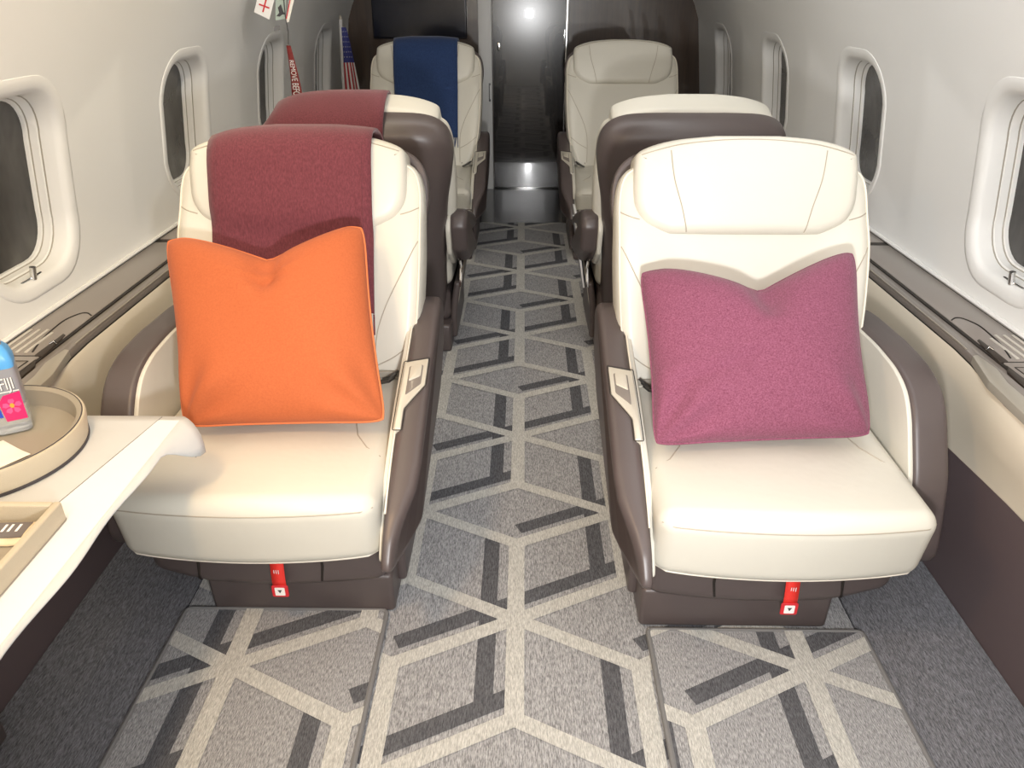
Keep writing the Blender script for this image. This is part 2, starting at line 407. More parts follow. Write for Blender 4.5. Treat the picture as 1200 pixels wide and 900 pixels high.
# ------------------------------------------------------------------ side ledges
def ledge(side, idx):
    sn = 'left' if side < 0 else 'right'
    root = empty('trim_%d' % idx, (side*1.18, 2.5, ZL)); structure(root, 'taupe ledge with flush lids along the %s wall' % sn, 'trim')
    X = lambda x: side*(x-1.18)
    Y = lambda y: y-2.5
    b = MB()
    def top(o, x0, x1, y0, y1, z0, z1): 
        xa, xb = sorted((X(x0), X(x1))); o.box(xa, xb, Y(y0), Y(y1), z0, z1)
    top(b, 1.128, 1.310, YB, 6.0, -.05, -.004); b.build('ledge_body', M['ledge'], root, flat=True)
    # inner rounded nosing, swinging inward close to the camera
    nose = lambda y: 1.113-.042*sst(1.80, 1.42, y)
    ysn = [1.0+.1*i for i in range(11)]+[2.25+.25*i for i in range(16)]
    nz = MB()
    nz.grid([[(X(x if q == 0 else nose(y)+x), Y(y), z) for q, (x, z) in enumerate(((1.14, -.001), (.014, .003), (.004, .001), (0, -.006), (0, -.016), (.006, -.022)))] for y in [YB, 0]+ysn])
    nz.build('nosing', M['ledge'], root)
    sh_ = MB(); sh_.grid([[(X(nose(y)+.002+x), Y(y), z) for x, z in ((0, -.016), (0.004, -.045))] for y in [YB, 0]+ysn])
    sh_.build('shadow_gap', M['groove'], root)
    def flat(pts, h, m, nm, par=None, r_=.004, lo=-.006):
        l = MB(); l.panel(round_poly(pts, r_, 3, 0), lo, h, .0015, lambda a, c, d: (X(a), Y(c), d), r0=0, fill='ngon', steps=2)
        return l.build(nm, m, par or root)
    for (y0, y1) in ((1.685, 2.62), (2.66, 3.34), (3.38, 4.4), (4.44, 5.9)):
        flat([(1.166, y0), (1.288, y0), (1.288, y1), (1.166, y1)], .0015, M['ledge_lid'], 'lid')
    g = MB(); top(g, 1.1565, 1.296, YB, 5.95, -.006, -.0005)
    g.build('groove', M['groove'], root, flat=True)
    def line(pts, rad, m, nm, par=None):
        l = MB(); l.tube([(X(x), Y(y), .0018) for x, y in pts], rad); return l.build(nm, m, par or root)
    line([(p.x, p.y) for p in crom([(1.169, 1.938, 0), (1.188, 1.955, 0), (1.207, 1.95, 0), (1.224, 1.905, 0), (1.222, 1.84, 0), (1.213, 1.769, 0), (1.195, 1.700, 0)], 5)], .0022, M['groove'], 'finger_well')
    for k in range(4):
        v = MB(); x = 1.206+.022*k; xa, xb = sorted((X(x), X(x+.008)))
        v.box(xa, xb, Y(1.695), Y(1.838-.02*(k == 0)), .0008, .0045, .0015); v.build('vent_slat', M['slat'], root)
    rc = flat([(1.156, 1.675), (1.180, 1.680), (1.180, 1.815), (1.168, 1.805)], .0026, M['recess'], 'recess')
    r = MB(); r.tube([(X(1.160), Y(1.745), .004), (X(1.170), Y(1.755), .007), (X(1.178), Y(1.745), .004)], .0022); r.build('latch', M['chrome'], rc)
    ld = flat([(1.180, 1.10), (1.288, 1.10), (1.288, 1.676), (1.164, 1.676)], .002, M['ledge_lid'], 'lid')
    l = MB(); l.tube([(X(x), Y(y), .0022) for x, y in ((1.196, 1.12), (1.272, 1.12), (1.272, 1.648), (1.176, 1.648))], .0015, closed=True); l.build('groove', M['groove'], ld)
    flat([(1.118, 1.10), (1.182, 1.10), (1.166, 1.664), (1.147, 1.625)], .0014, M['recess'], 'table_slot')
    flat([(1.045, 1.10), (1.100, 1.10), (1.112, 1.563), (1.126, 1.633), (1.121, 1.712), (1.106, 1.706), (1.074, 1.573)], .0055, M['taupe'], 'trim_plate', None, .004, -.014)
    q = MB(); q.tube([(X(nose(y)+.004), Y(y), .0015) for y in [1.75, 1.8, 1.9, 2.0]+[2.2+.3*i for i in range(13)]], .0022); q.build('bright_edge', M['taupe_metal'], root)
ledge(-1, 1); ledge(1, 2)

# ------------------------------------------------------------------ carpets
def clip(poly, x0, x1, y0, y1):
    def cut(P, f, inter):
        out = []
        for i in range(len(P)):
            a = P[i-1]; c = P[i]
            if f(c):
                if not f(a): out.append(inter(a, c))
                out.append(c)
            elif f(a): out.append(inter(a, c))
        return out
    def ix(v): return lambda a, c: (v, a[1]+(c[1]-a[1])*(v-a[0])/(c[0]-a[0]))
    def iy(v): return lambda a, c: (a[0]+(c[0]-a[0])*(v-a[1])/(c[1]-a[1]), v)
    for f, i in ((lambda p: p[0] >= x0, ix(x0)), (lambda p: p[0] <= x1, ix(x1)), (lambda p: p[1] >= y0, iy(y0)), (lambda p: p[1] <= y1, iy(y1))):
        if not poly: return []
        poly = cut(poly, f, i)
    return poly
AA, BB = .288, .285
def lattice(b, x0, x1, y0, y1, ox, oy, z):
    def strip(p, q, w, ext, mi, zz, horiz=False):
        p = Vector(p); q = Vector(q); t = (q-p).normalized(); n = Vector((-t.y, t.x))*w/2
        p = p-t*ext; q = q+t*ext
        pl = clip([tuple(p+n), tuple(p-n), tuple(q-n), tuple(q+n)], x0, x1, y0, y1)
        if len(pl) > 2:
            b.m = mi; b.add([(x, y, zz) for x, y in pl], [list(range(len(pl)))])
    n = 0
    for k in range(-4, 5):
        cx = ox+k*BB
        for j in range(-4, 9):
            cy = oy+3*AA*j+(1.5*AA if k % 2 else 0)
            if cy < y0-1 or cy > y1+1: continue
            n += 1; 
            for q_, (dx, dy) in enumerate(((0, AA), (0, -AA), (BB, AA/2), (-BB, AA/2), (BB, -AA/2), (-BB, -AA/2))):
                e = .00007*(n % 3)+.00025*q_/6*1.0
                p, q = (cx, cy), (cx+dx, cy+dy)
                strip(p, q, .043 if dx == 0 else .038, .006, 1, z+.0022+e+(.0004 if dx == 0 else 0))
                if dx == 0: strip((cx-.068, cy+.034), (cx-.068, cy+dy+.034), .042, -.004, 2, z+.0008+e)
                elif dx*dy > 0: strip((cx, cy+.064), (cx+dx, cy+dy+.064), .042, -.004, 2, z+.0014+e)
CM = [M['c_base'], M['c_light'], M['c_dark']]
b = MB(); b.box(-.818, .818, -.9, 4.98, .0005, .004); lattice(b, -.818, .818, -.9, 4.98, 0, 1.406, .004)
c = b.build('aisle_carpet', CM, flat=True); tag(c, 'grey aisle carpet patterned with light lines forming cube shapes', 'carpet')
for sg, sn, other in ((-1, 'left', 'beside the clothed table'), (1, 'right', 'beside the plum cushion seat')):
    b = MB(); x0, x1 = sorted((sg*.822, sg*1.094)); b.box(x0, x1, -.9, 5.6, .0005, .006)
    c = b.build('side_carpet', M['c_side'], flat=True); tag(c, 'plain charcoal carpet strip along the %s wall %s' % (sn, other), 'carpet')
for sg, sn, (x0, x1, y0, y1), o in ((-1, 'left', (-.812, -.317, .55, 1.422), (-.642, 1.239)), (1, 'right', (.317, .826, .55, 1.368), (.661, 1.246))):
    r = empty('carpet_mat', ((x0+x1)/2, (y0+y1)/2, .0065)); tag(r, 'patterned grey carpet mat on the floor before the %s seat' % ('left orange cushion' if sg < 0 else 'right plum cushion'), 'mat')
    b = MB(); cx, cy = r.location.x, r.location.y
    b.box(x0-cx, x1-cx, y0-cy, y1-cy, 0, .010); lattice(b, x0-cx, x1-cx, y0-cy, y1-cy, o[0]-cx, o[1]-cy, .010); b.build('pile', CM, r, flat=True)
    e = MB(); e.tube([(x, y, .007) for x, y in rrect((x1-x0)/2, (y1-y0)/2, .012, 3)], .0068, 8, closed=True); e.build('serged_edge', M['grey_edge'], r)

# ------------------------------------------------------------------ seats
TILT = math.radians(20); CT, ST = math.cos(TILT), math.sin(TILT)
def bk(a, b_, c): return Vector((a, b_*ST-c*CT, .36+b_*CT+c*ST))
def bkf(a, b_, c):          # padded front: bolsters and lumbar
    if c > 0:
        w = min(1, c/.05)
        c += w*(.018*sst(.17, .30, abs(a))*(1-sst(.42, .55, b_))+.012*math.sin(PI*max(0, min(1, b_/.5)))-.010*(a/.3)**2*sst(.45, .6, b_))
    return bk(a, b_, c)
def half(T):                # symmetrical outline from right-hand half, bottom to top
    R = [tuple(p) for p in crom([(x, y, 0) for x, y in T], 5)]
    R = [(p[0], p[1]) for p in R]
    return R+[(-x, y) for x, y in R[::-1]]
BODY = densify(half([(.24, -.02), (.268, .02), (.298, .10), (.317, .21), (.326, .36), (.327, .49), (.324, .57), (.308, .618), (.270, .645)]), .02)
HEAD = densify(half([(.19, .462), (.25, .488), (.279, .53), (.285, .58), (.284, .638), (.270, .672), (.19, .698), (.08, .709)]), .02)
SHELL = densify(half([(.25, -.26), (.265, -.1), (.272, .05), (.284, .20), (.300, .36), (.320, .47), (.331, .56), (.320, .63), (.284, .672), (.22, .692), (.1, .697)]), .02)
ARM_T = [(-.625, .300), (-.595, .340), (-.55, .378), (-.5, .408), (-.43, .445), (-.35, .478), (-.28, .503), (-.21, .525), (-.1, .556), (.0, .588), (.08, .61), (.13, .615)]
ARM = [(.13, .615), (.17, .60), (.185, .56), (.15, .46), (.02, .38), (-.25, .325), (-.45, .285), (-.56, .268), (-.61, .270), (-.63, .285)]+ARM_T
def seat_parts():
    """mesh builders for a seat whose aisle arm is at -x"""
    P = []
    # base plinth and skirt
    b = MB(); b.rbox(.225, .285, .06, .012, 2, 2, lambda q: Vector((q.x, q.y+.05*(.06-q.z), q.z)), (-.058, -.172, .0668)); P.append(('plinth', b, M['brown']))
    b = MB()
    def skf(q):
        t = q.x/.30
        return Vector((q.x, q.y-.035*(1-t*t)*(q.y < -.2), q.z+.02*sst(.12, .29, q.x)*(q.z < .2)))
    b.rbox(.285, .265, .072, .035, 8, 3, skf, (.005, -.205, .192)); P.append(('skirt', b, M['brown']))
    for x in (-.13, .16):
        g = MB()
        yy = -.472-.035*(1-(x/.3)**2)
        g.tube([(x, yy, .25), (x-.003, yy-.001, .19), (x+.004, yy+.004, .145), (x+.01, yy+.02, .128)], .003)
        P.append(('skirt_seam', g, M['groove']))
    b = MB(); b.rbox(.014, .21, .125, .012, 3, 2, lambda q: Vector((q.x-.02*sst(.15, .30, q.z), q.y, q.z)), (-.289, -.17, .165)); P.append(('side_shroud', b, M['brown']))
    # cushion
    def cf(q):
        t = q.x/.29; fr = sst(-.25, -.55, q.y) if False else max(0, min(1, (-.2-q.y)/.35))
        y = q.y-.034*(1-t*t)*fr+.028*fr*max(0, (.40-q.z)/.15)
        z = q.z+.012*(1-t*t)*sst(.36, .44, q.z)-.006*fr*sst(.36, .44, q.z)*t*t+(.012*sst(-.15, .02, q.y))
        return Vector((q.x, y, z))
    cu = MB(); cu.rbox(.288, .305, .092, .038, 12, 4, cf, (0, -.275, .345)); P.append(('seat_cushion', cu, M['cream']))
    cb = BVHTree.FromBMesh(cu.bm())
    def onto(pts, d, tree, back=.5, off=.0):
        out = []
        for p in pts:
            h = tree.ray_cast(Vector(p)-Vector(d)*back, Vector(d))
            if h[0]: out.append(h[0]-Vector(d)*off)
        return out
    s = MB()
    fx = [-.279+.558*k/24 for k in range(25)]
    s.tube(onto([(x, -.7, .413-.006*(x/.28)**2) for x in fx], (0, 1, 0), cb), .0016)
    for sg in (-1, 1):
        s.tube(onto([(sg*x, y, .6) for x, y in ((.19, -.27), (.205, -.33), (.235, -.38), (.27, -.405))], (0, 0, -1), cb), .0016)
    P.append(('cushion_seam', s, M['seam']))
    pp = MB(); pp.tube(onto([(x, -.7, .262+.010*(x/.28)**4) for x in fx], (0, 1, 0), cb), .003); P.append(('cushion_piping', pp, M['piping']))
    # back
    bo = MB(); bo.panel(BODY, -.06, .055, .034, bkf, nr=9); P.append(('backrest', bo, M['cream']))
    hd = MB(); hd.panel(HEAD, -.055, .080, .026, lambda a, c, d: bk(a, c, d-(.012*(a/.28)**2 if d > 0 else 0)+(.006 if d > 0 else 0)*math.cos(min(1.5, abs(c-.58)*12))), nr=8); P.append(('headrest', hd, M['cream']))
    all_ = MB(); 
    for q in (bo, hd): all_.add(q.v, q.f)
    tb = BVHTree.FromBMesh(all_.bm())
    fwd = bk(0, 0, -1)-bk(0, 0, 0)
    s = MB()
    def seam(pts): 
        r = onto([bk(x, y, .0) for x, y in pts], fwd, tb, .5)
        if len(r) > 1: s.tube(r, .0016)
    def cr(pts): return [(p.x, p.y) for p in crom([(x, y, 0) for x, y in pts], 8)]
    for sg in (-1, 1):
        seam(cr([(sg*.196, .670), (sg*.186, .60), (sg*.165, .53), (sg*.150, .468)]))
        seam(cr([(sg*.268, .500), (sg*.295, .508), (sg*.318, .520)]))
        seam(cr([(sg*.315, .43), (sg*.28, .36), (sg*.225, .25), (sg*.200, .16), (sg*.198, .02)]))
        seam(cr([(sg*.20, .10), (sg*.25, .125), (sg*.295, .16)]))
    seam(cr([(-.268, .660), (-.18, .683), (-.08, .694), (0, .697), (.08, .694), (.18, .683), (.268, .660)]))
    P.append(('back_seam', s, M['seam']))
    pp = MB(); pp.tube([bkf(a, c, .046) for a, c in inset(BODY, .008)], .0028, closed=True); P.append(('back_piping', pp, M['piping']))
    shl = MB(); shl.panel(SHELL, .045, .15, .07, lambda a, c, d: bk(a, c, -d-.02*(1-(a/.33)**2)*(d > .1)), r0=.006, nr=9, steps=6); P.append(('back_shell', shl, M['brown']))
    bb = all_; bb.add(shl.v, shl.f)
    # aisle arm
    def am(a, c, d):      # tapers to a nose at the front
        w = 1-.62*sst(-.44, -.63, a)
        return Vector((-.293-(-.293-d)*w, a, c))
    ar = MB(); ar.panel(round_poly(ARM, .012, 3, .03), -.366, -.298, .020, am, fill='ngon'); P.append(('aisle_arm', ar, M['brown']))
    arc = MB(); arc.panel(round_poly([(y+(.045 if y < -.5 else .012), z-.010) for y, z in ARM], .012, 3, .03), -.303, -.284, .006, lambda a, c, d: Vector((d, a, c)), fill='ngon', steps=2); P.append(('arm_liner', arc, M['cream']))
    pi = MB(); pi.tube([(-.299, y+.004, z-.003) for y, z in [(p.x, p.y) for p in crom([(y, z, 0) for y, z in ARM_T[2:]], 3)]], .0024); P.append(('arm_piping', pi, M['piping']))
    tz = lambda y: interp(ARM_T, y)
    def plate(pts, h0, h1, r):
        m_ = MB(); m_.panel(round_poly(pts, .004, 3, .012), h0, h1, r, lambda a, c, d: Vector((a, c, tz(c)+d)), r0=0, fill='ngon', steps=2); return m_
    P.append(('control_plate', plate([(-.356, -.135), (-.299, -.150), (-.297, -.36), (-.313, -.36), (-.313, -.30), (-.356, -.225)], -.01, .0045, .002), M['latch']))
    P.append(('control_rim', (lambda t_: (t_.tube([(a, c, tz(c)+.004) for a, c in round_poly([(-.359, -.132), (-.296, -.147), (-.294, -.364), (-.316, -.364), (-.316, -.302), (-.359, -.228)], .004, 3, .012)], .0011, closed=True), t_)[1])(MB()), M['groove']))
    P.append(('control_recess', plate([(-.346, -.160), (-.312, -.166), (-.312, -.262), (-.346, -.225)], 0, .0058, .001), M['ledge']))
    P.append(('control_flap', plate([(-.343, -.163), (-.315, -.168), (-.315, -.218), (-.343, -.200)], 0, .0085, .002), M['latch']))
    lv = MB(); lv.tube([(-.33, .13, .42), (-.338, .17, .40), (-.336, .20, .33)], .006, 8); P.append(('recline_lever', lv, M['chrome']))
    # outboard arm
    OB = [(.17, .59), (.10, .60), (-.10, .606), (-.22, .598), (-.29, .575), (-.335, .53), (-.37, .47), (-.41, .40), (-.435, .30), (-.448, .225), (-.43, .19), (-.35, .18), (.0, .22), (.14, .34), (.18, .50)]
    ob = MB(); ob.panel(round_poly(OB, .04, 4, .03), (.305), .388, .016, lambda a, c, d: Vector((d, a, c)), fill='ngon'); P.append(('wall_arm', ob, M['brown']))
    obl = MB(); obl.panel(round_poly(inset(OB, .006), .04, 4, .03), .296, .308, .004, lambda a, c, d: Vector((d, a, c)), fill='ngon', steps=2); P.append(('wall_arm_liner', obl, M['cream']))
    # lap belt
    bl = MB()
    for k in range(3): bl.tube([(-.262+.004*k, -.055-.012*k, .475-.004*k), (-.245, -.075-.014*k, .468), (-.222+.004*k, -.06-.012*k, .452)], .004, 6)
    P.append(('belt_anchor', bl, M['dark_metal']))
    bl = MB(); bl.box(-.275, -.205, -.052, -.040, .452, .47, .004); P.append(('belt_strap', bl, M['taupe']))
    return P, bb
PARTS, BACK = seat_parts()
BACK_TREE = BVHTree.FromBMesh(BACK.bm())

def make_seat(loc, rz, mx, label, strap=False):
    r = empty('cabin_seat', loc, rz); tag(r, label, 'seat', None)
    for n, mb, m in PARTS: mb.build(n, m, r, mx)
    return r
def red_strap(root, x, lean):
    s = MB(); z0, z1 = .252, .150
    P = [[(x+sx*.0155+lean*t, -.513-.018*math.sin(PI*min(1, t*1.0)*.5)-(0 if t else -.012), z0+(z1-z0)*t) for sx in (-1, 1)] for t in (0, .2, .4, .6, .8, 1)]
    s.grid(P); o = s.build('pull_strap', M['red'], root); md = o.modifiers.new('thickness', 'SOLIDIFY'); md.thickness = .002
    e = MB()
    xx = x+lean; yy = -.5335
    e.m = 0; e.panel(rrect(.019, .0165, .004, 3, xx, .142), 0, .003, .001, lambda a, c, d: (a, yy+.003-d, c), r0=0, fill='ngon', steps=1)
    e.m = 1; e.panel(rrect(.0115, .0115, .002, 3, xx, .142), 0, .0006, 0, lambda a, c, d: (a, yy-.0001-d, c), r0=0, fill='ngon', steps=1)
    e.m = 2; e.panel([(xx-.005, .147), (xx+.005, .147), (xx, .138)], 0, .0012, 0, lambda a, c, d: (a, yy-.0001-d, c), r0=0, fill='ngon')
    e.build('strap_tab', [M['redink'], M['white'], M['ink']], o)
    for k in range(3):
        q = MB(); q.box(x+lean*.6-.006+.005*k, x+lean*.6-.0046+.005*k, -.5338, -.5328, .196-.001*k, .205); q.build('printed_mark', M['white'], o, flat=True)
SX = .58
def copy_seat(src, loc, rz, label, skip=('pull_strap',)):
    r = src.copy(); COL.objects.link(r); r.location = loc; r.rotation_euler = (0, 0, rz); r['label'] = label
    for ch in src.children:
        if ch.name.split('.')[0] in skip: continue
        c = ch.copy(); COL.objects.link(c); c.parent = r
    return r
YN, YM, YR = 1.85, 3.07, 4.65
fr = make_seat((SX, YN-.01, 0), 0, 1, 'cream leather seat holding the plum cushion, near right')
fl = make_seat((-SX, YN+.03, 0), 0, -1, 'cream leather seat holding the orange cushion, near left')
ml = copy_seat(fr, (-SX+.01, YM, 0), PI, 'brown-backed seat facing away under the folded burgundy throw')
mr = copy_seat(fl, (SX+.022, YM, 0), PI, 'bare brown-backed seat facing away, behind the plum cushion seat')
rr = copy_seat(fr, (SX, YR, 0), 0, 'far cream seat with bare headrest, right of the black door')
rl = copy_seat(fl, (-SX+.02, YR, 0), 0, 'far cream seat draped with the navy throw, below the television')
for s_ in (fr, fl, ml, mr, rr, rl): s_['group'] = 'leather cabin seats'
UP = .07
for s_ in (rr, rl):
    for ch in s_.children:
        if ch.name.split('.')[0] in ('backrest', 'headrest', 'back_seam', 'back_piping', 'back_shell'): ch.location = (0, 0, UP)
red_strap(fr, .035, -.001); red_strap(fl, .035, .002)

# pockets on the aisle side of the middle seats, leaning into the aisle
for s_, sg in ((mr, 1), (ml, -1)):          # local x of the aisle side (the seats are turned round)
    b = MB(); 
    def pk(a, c, d): return Vector((sg*(.275+.05*sst(.05, .42, c)+d), a, c))
    b.panel(round_poly([(-.52, .06), (-.02, .06), (.02, .34), (-.50, .40)], .03, 4, .04), 0, .012, .004, pk, fill='ngon', steps=2); o = b.build('literature_pocket', M['brown'], s_)
    e = MB(); e.tube([pk(a, c, .013) for a, c in ((-.515, .10), (-.50, .395), (-.2, .37), (.02, .34), (-.018, .09))], .003); e.build('pocket_rim', M['taupe_metal'], o)
def magazine(loc, rz, label, m):
    r = empty('magazine', loc, rz); tag(r, label, 'magazine', None)
    b = MB(); b.rbox(.004, .105, .14, .0015, 1, 1, lambda q: Vector((q.x+.30*q.z*0-.16*(q.z-.14), q.y, q.z)), (0, 0, .14)); b.build('pages', M['white'], r)
    b = MB(); b.rbox(.0008, .106, .141, .0003, 1, 1, lambda q: Vector((q.x-.16*(q.z-.14), q.y, q.z)), (-.0052, 0, .14)); b.build('cover', m, r)
magazine((.268, 3.42, .165), 0, 'white magazine in the aisle pocket of the right seat, nearer of two', M['label_pale'])
magazine((.280, 3.62, .165), 0, 'grey-white magazine in the aisle pocket of the right seat, farther of two', M['frame_grey'])

# ------------------------------------------------------------------ throws
def drape(name, loc, rz, mx, x0, x1, bf, bb, m, label, fringe=True, skew=0.0, n=18, zup=0, lift=.008, puff=0):
    rows = []
    xs = [x0+(x1-x0)*k/n for k in range(n+1)]
    C = (.60, -.03)
    def cast(o, d):
        h = BACK_TREE.ray_cast(o, d); return h[0]
    for x in xs:
        path = []
        t_ = (x-x0)/(x1-x0)
        nf = 22
        for k in range(nf+1):
            q = bf+skew*t_+(C[0]-bf-skew*t_)*k/nf
            o = bk(x, q, .5); d = (bk(0, 0, 0)-bk(0, 0, 1)).normalized(); h = cast(o, d)
            path.append((h-d*lift) if h else bk(x, q, .06))
        for k in range(1, 14):
            a = PI*k/14
            dv = (bk(0, math.sin(a), math.cos(a))-bk(0, 0, 0)).normalized(); c0 = bk(x, C[0], C[1]); h = cast(c0+dv*.5, -dv)
            lf = lift+.016*math.sin(a); path.append((h+dv*lf) if h else c0+dv*.1)
        for k in range(0, 15):
            q = C[0]+(bb-C[0])*k/14
            o = bk(x, q, -.6); d = (bk(0, 0, 1)-bk(0, 0, 0)).normalized(); h = cast(o, d)
            path.append((h-d*lift) if h else bk(x, q, -.17))
        for it in range(3):
            path = [path[0]]+[(path[i-1]+path[i]*2+path[i+1])/4 for i in range(1, len(path)-1)]+[path[-1]]
        w = .006*math.sin(x*37+1)+.003*math.sin(x*90)
        path = [p+(bk(0, 0, 1)-bk(0, 0, 0))*(w*max(0, 1-i/22)*.5) + Vector((skew*0, 0, 0)) for i, p in enumerate(path)]
        rows.append(path)
    b = MB(); b.grid(rows)
    o = empty(name, loc, rz); o.location.z += zup
    tag(o, label, 'throw', 'folded wool throws')
    c = b.build('wool_cloth', m, o, mx)
    md = c.modifiers.new('thickness', 'SOLIDIFY'); md.thickness = .009; md.offset = 1
    # folded double edge shows as a line near the border
    for i in (1, n-1):
        e = MB(); e.tube([p+(bk(0, 0, 1)-bk(0, 0, 0))*.009*0+Vector((0, -.008, .003)) for p in rows[i][:26]], .0022)
        e.build('hem_line', m, o, mx)
    if fringe:
        f = MB(); random.seed(7)
        for k in range(46):
            t = k/45*n; i = min(n-1, int(t)); p = rows[i][0].lerp(rows[i+1][0], t-i)
            dn = (rows[i][0]-rows[i][1]).normalized()
            p0 = p+Vector((0, -.008, 0)); j = random.uniform(-.006, .006)
            f.tube([p0, p0+dn*.02+Vector((j, -.003, 0)), p0+dn*(.042+random.uniform(0, .012))+Vector((2*j, -.002, 0))], .0022, 5)
        f.build('fringe', m, o, mx)
    return o
drape('throw_blanket', (-SX+.022, YN+.03, 0), 0, 1, -.245, .178, .30, .34, M['burgundy'], 'burgundy wool throw hanging down behind the orange cushion', skew=-.06)
drape('throw_blanket', (-SX, YM, 0), PI, 1, -.115, .315, .34, .47, M['burgundy'], 'burgundy wool throw on the seat facing away, far edge of seatback showing', fringe=True)
drape('throw_blanket', (-SX+.02, YR, 0), 0, 1, -.180, .188, .185, .3, M['navy'], 'navy wool throw with fringe on the far left seat', skew=-.03, zup=UP)

# ------------------------------------------------------------------ cushions
def cushion(name, corners, thick, m, label, notch_u, notch_d, piping=None, nub=.03, wr=None, tilt_n=None):
    """corners: bottom-left, bottom-right, top-right, top-left (world)"""
    BL, BR, TR, TL = [Vector(c) for c in corners]
    cen = (BL+BR+TR+TL)/4
    ex = ((BR-BL)+(TR-TL)).normalized(); ey = ((TL-BL)+(TR-BR)); ey = (ey-ex*ey.dot(ex)).normalized(); nz = ex.cross(ey)
    if nz.y > 0: nz = -nz
    r = empty(name, tuple(cen)); tag(r, label, 'cushion')
    N = 44
    def P(u, v, side):
        # concave sides between dog-eared corners
        uu = u*(1-.050*(1-v*v)); vv = v*(1-.030*(1-u*u))
        if v > -.2:
            k = sst(-.2, 1, v); du = abs(u-notch_u)
            vv -= notch_d*k*max(0, 1-du/.85)**1.35
        q_ = 1-.045*(abs(u)*abs(v))**7; uu *= q_; vv *= q_
        s, t = (uu+1)/2, (vv+1)/2
        p = BL*(1-s)*(1-t)+BR*s*(1-t)+TR*s*t+TL*(1-s)*t
        prof = (max(0, 1-u**4)*max(0, 1-v**4))**.55
        th = thick*prof*(.85+.15*(1-u*u))
        if v > .2:
            k = sst(.2, .9, v); th *= 1-.55*k*math.exp(-((u-notch_u-.05*(1-v))/.16)**2)
        # wrinkles fanning out of the bottom corners and the fold
        if side > 0:
            rad = math.hypot(u+1, v+1); an = math.atan2(v+1, u+1)
            th += .010*math.sin(an*9+1)*math.exp(-((rad-.45)/.28)**2)
            rad = math.hypot(u-1, v+1); an = math.atan2(v+1, 1-u)
            th += .009*math.sin(an*8+.5)*math.exp(-((rad-.42)/.26)**2)
            if wr: th += wr(u, v)
            th += .003*math.sin(u*5+v*3)*prof
        return p+nz*th*side-cen
    b = MB()
    T = [math.sin(PI/2*(-1+2*k/N)) for k in range(N+1)]
    for side in (1, -1): b.grid([[P(u, v, side) for v in T] for u in T])
    b.build('cover', m, r, sharp=80)
    ring = [P(u, -1, 1) for u in T]+[P(1, v, 1) for v in T[1:]]+[P(u, 1, 1) for u in T[-2::-1]]+[P(-1, v, 1) for v in T[-2:0:-1]]
    w = MB(); w.tube(ring, .0034, 6, closed=True); w.build('welt', piping or m, r)
    return r
cushion('cushion', [(.305, 1.465, .468), (.80, 1.49, .482), (.808, 1.79, .822), (.292, 1.79, .768)], .085, M['plum'],
        'plum wool cushion with a pinched top on the right seat', .10, .36,
        wr=lambda u, v: -.010*math.exp(-((v+.12-.10*u-.18*math.sin(u*2.2))/.05)**2)*sst(.25, -.3, u)*sst(-1, -.7, u)+.008*math.exp(-((v+.02-.10*u-.18*math.sin(u*2.2))/.06)**2)*sst(.25, -.3, u))
cushion('cushion', [(-.768, 1.51, .480), (-.298, 1.53, .486), (-.370, 1.82, .872), (-.866, 1.82, .835)], .085, M['orange'],
        'orange wool cushion with a pinched top on the left seat', .02, .30, piping=M['orange_piping'],
        wr=lambda u, v: .006*math.sin(6*math.atan2(v-.62, u-.0)*1.5)*math.exp(-(math.hypot(u, v-.62)/.3)**2))

# ------------------------------------------------------------------ table and what stands on it
ZT = .600
tb = empty('side_table', (-.92, .95, 0)); tag(tb, 'fold-out table under the white cloth, left edge of the picture', 'table')
b = MB(); b.box(-.23, .215, -.55, .397, .5835, .598, .006); b.build('tabletop', M['taupe'], tb)
b = MB(); b.box(-.15, -.09, -.5, .3, .50, .583, .01); b.box(-.15, -.11, -.1, .1, .02, .51, .01); b.build('support', M['brown'], tb)
cl = empty('tablecloth', (-.92, .95, ZT)); tag(cl, 'white linen cloth with stitched hem on the fold-out table', 'tablecloth')
b = MB(); rows = []
X1 = -.678
for i in range(41):
    y = .40+(1.352-.40)*i/40; row = []
    k = sst(1.20, 1.352, y)
    for j in range(21):
        x = -1.15+(X1+1.15)*j/20; row.append((x+.92, y-.95, .0015))
    for j in range(1, 7):       # overhang at the aisle edge: a short lip, opening out into a hanging corner
        t = j/6; lx = .010*t+k*(.036*math.sin(t*PI/2)); lz = .006*t*t+k*(.056*t**1.7)
        wv = .004*math.sin(y*23)*t*(1-k)
        row.append((X1+lx+wv+.92, y-.95-.035*k*t, .0015-lz))
    rows.append(row)
k_end = rows[-1]
for q in range(1, 6):           # hanging far side
    t = q/5
    rows.append([(p[0]-(.0 if j < 20 else .03*t*(j-20)/6), p[1]+.012*math.sin(t*PI/2), p[2]-.085*t*(1-max(0, (j-20))/6*.75)) for j, p in enumerate(k_end)])
b.grid(rows); c_ = b.build('linen', M['linen'], cl, sharp=80); md = c_.modifiers.new('thickness', 'SOLIDIFY'); md.thickness = .0012; md.offset = 1
hm = MB(); st = [(-.86, .60), (-.797, .927), (-.762, 1.12), (-.721, 1.349)]
hm.tube([(x+.92, y-.95, .0026) for x, y in st], .0009, 5); hm.build('hem_stitching', M['grey_edge'], cl)
hb = MB(); hb.grid([[(x+(X1-.002-x)*t+.92, y-.95, .0030) for t in (.02, .5, 1)] for x, y in [(-.86, .60), (-.797, .927), (-.762, 1.12), (-.735, 1.27), (-.724, 1.335)]])
hb.build('hem', M['linen_hem'], cl)

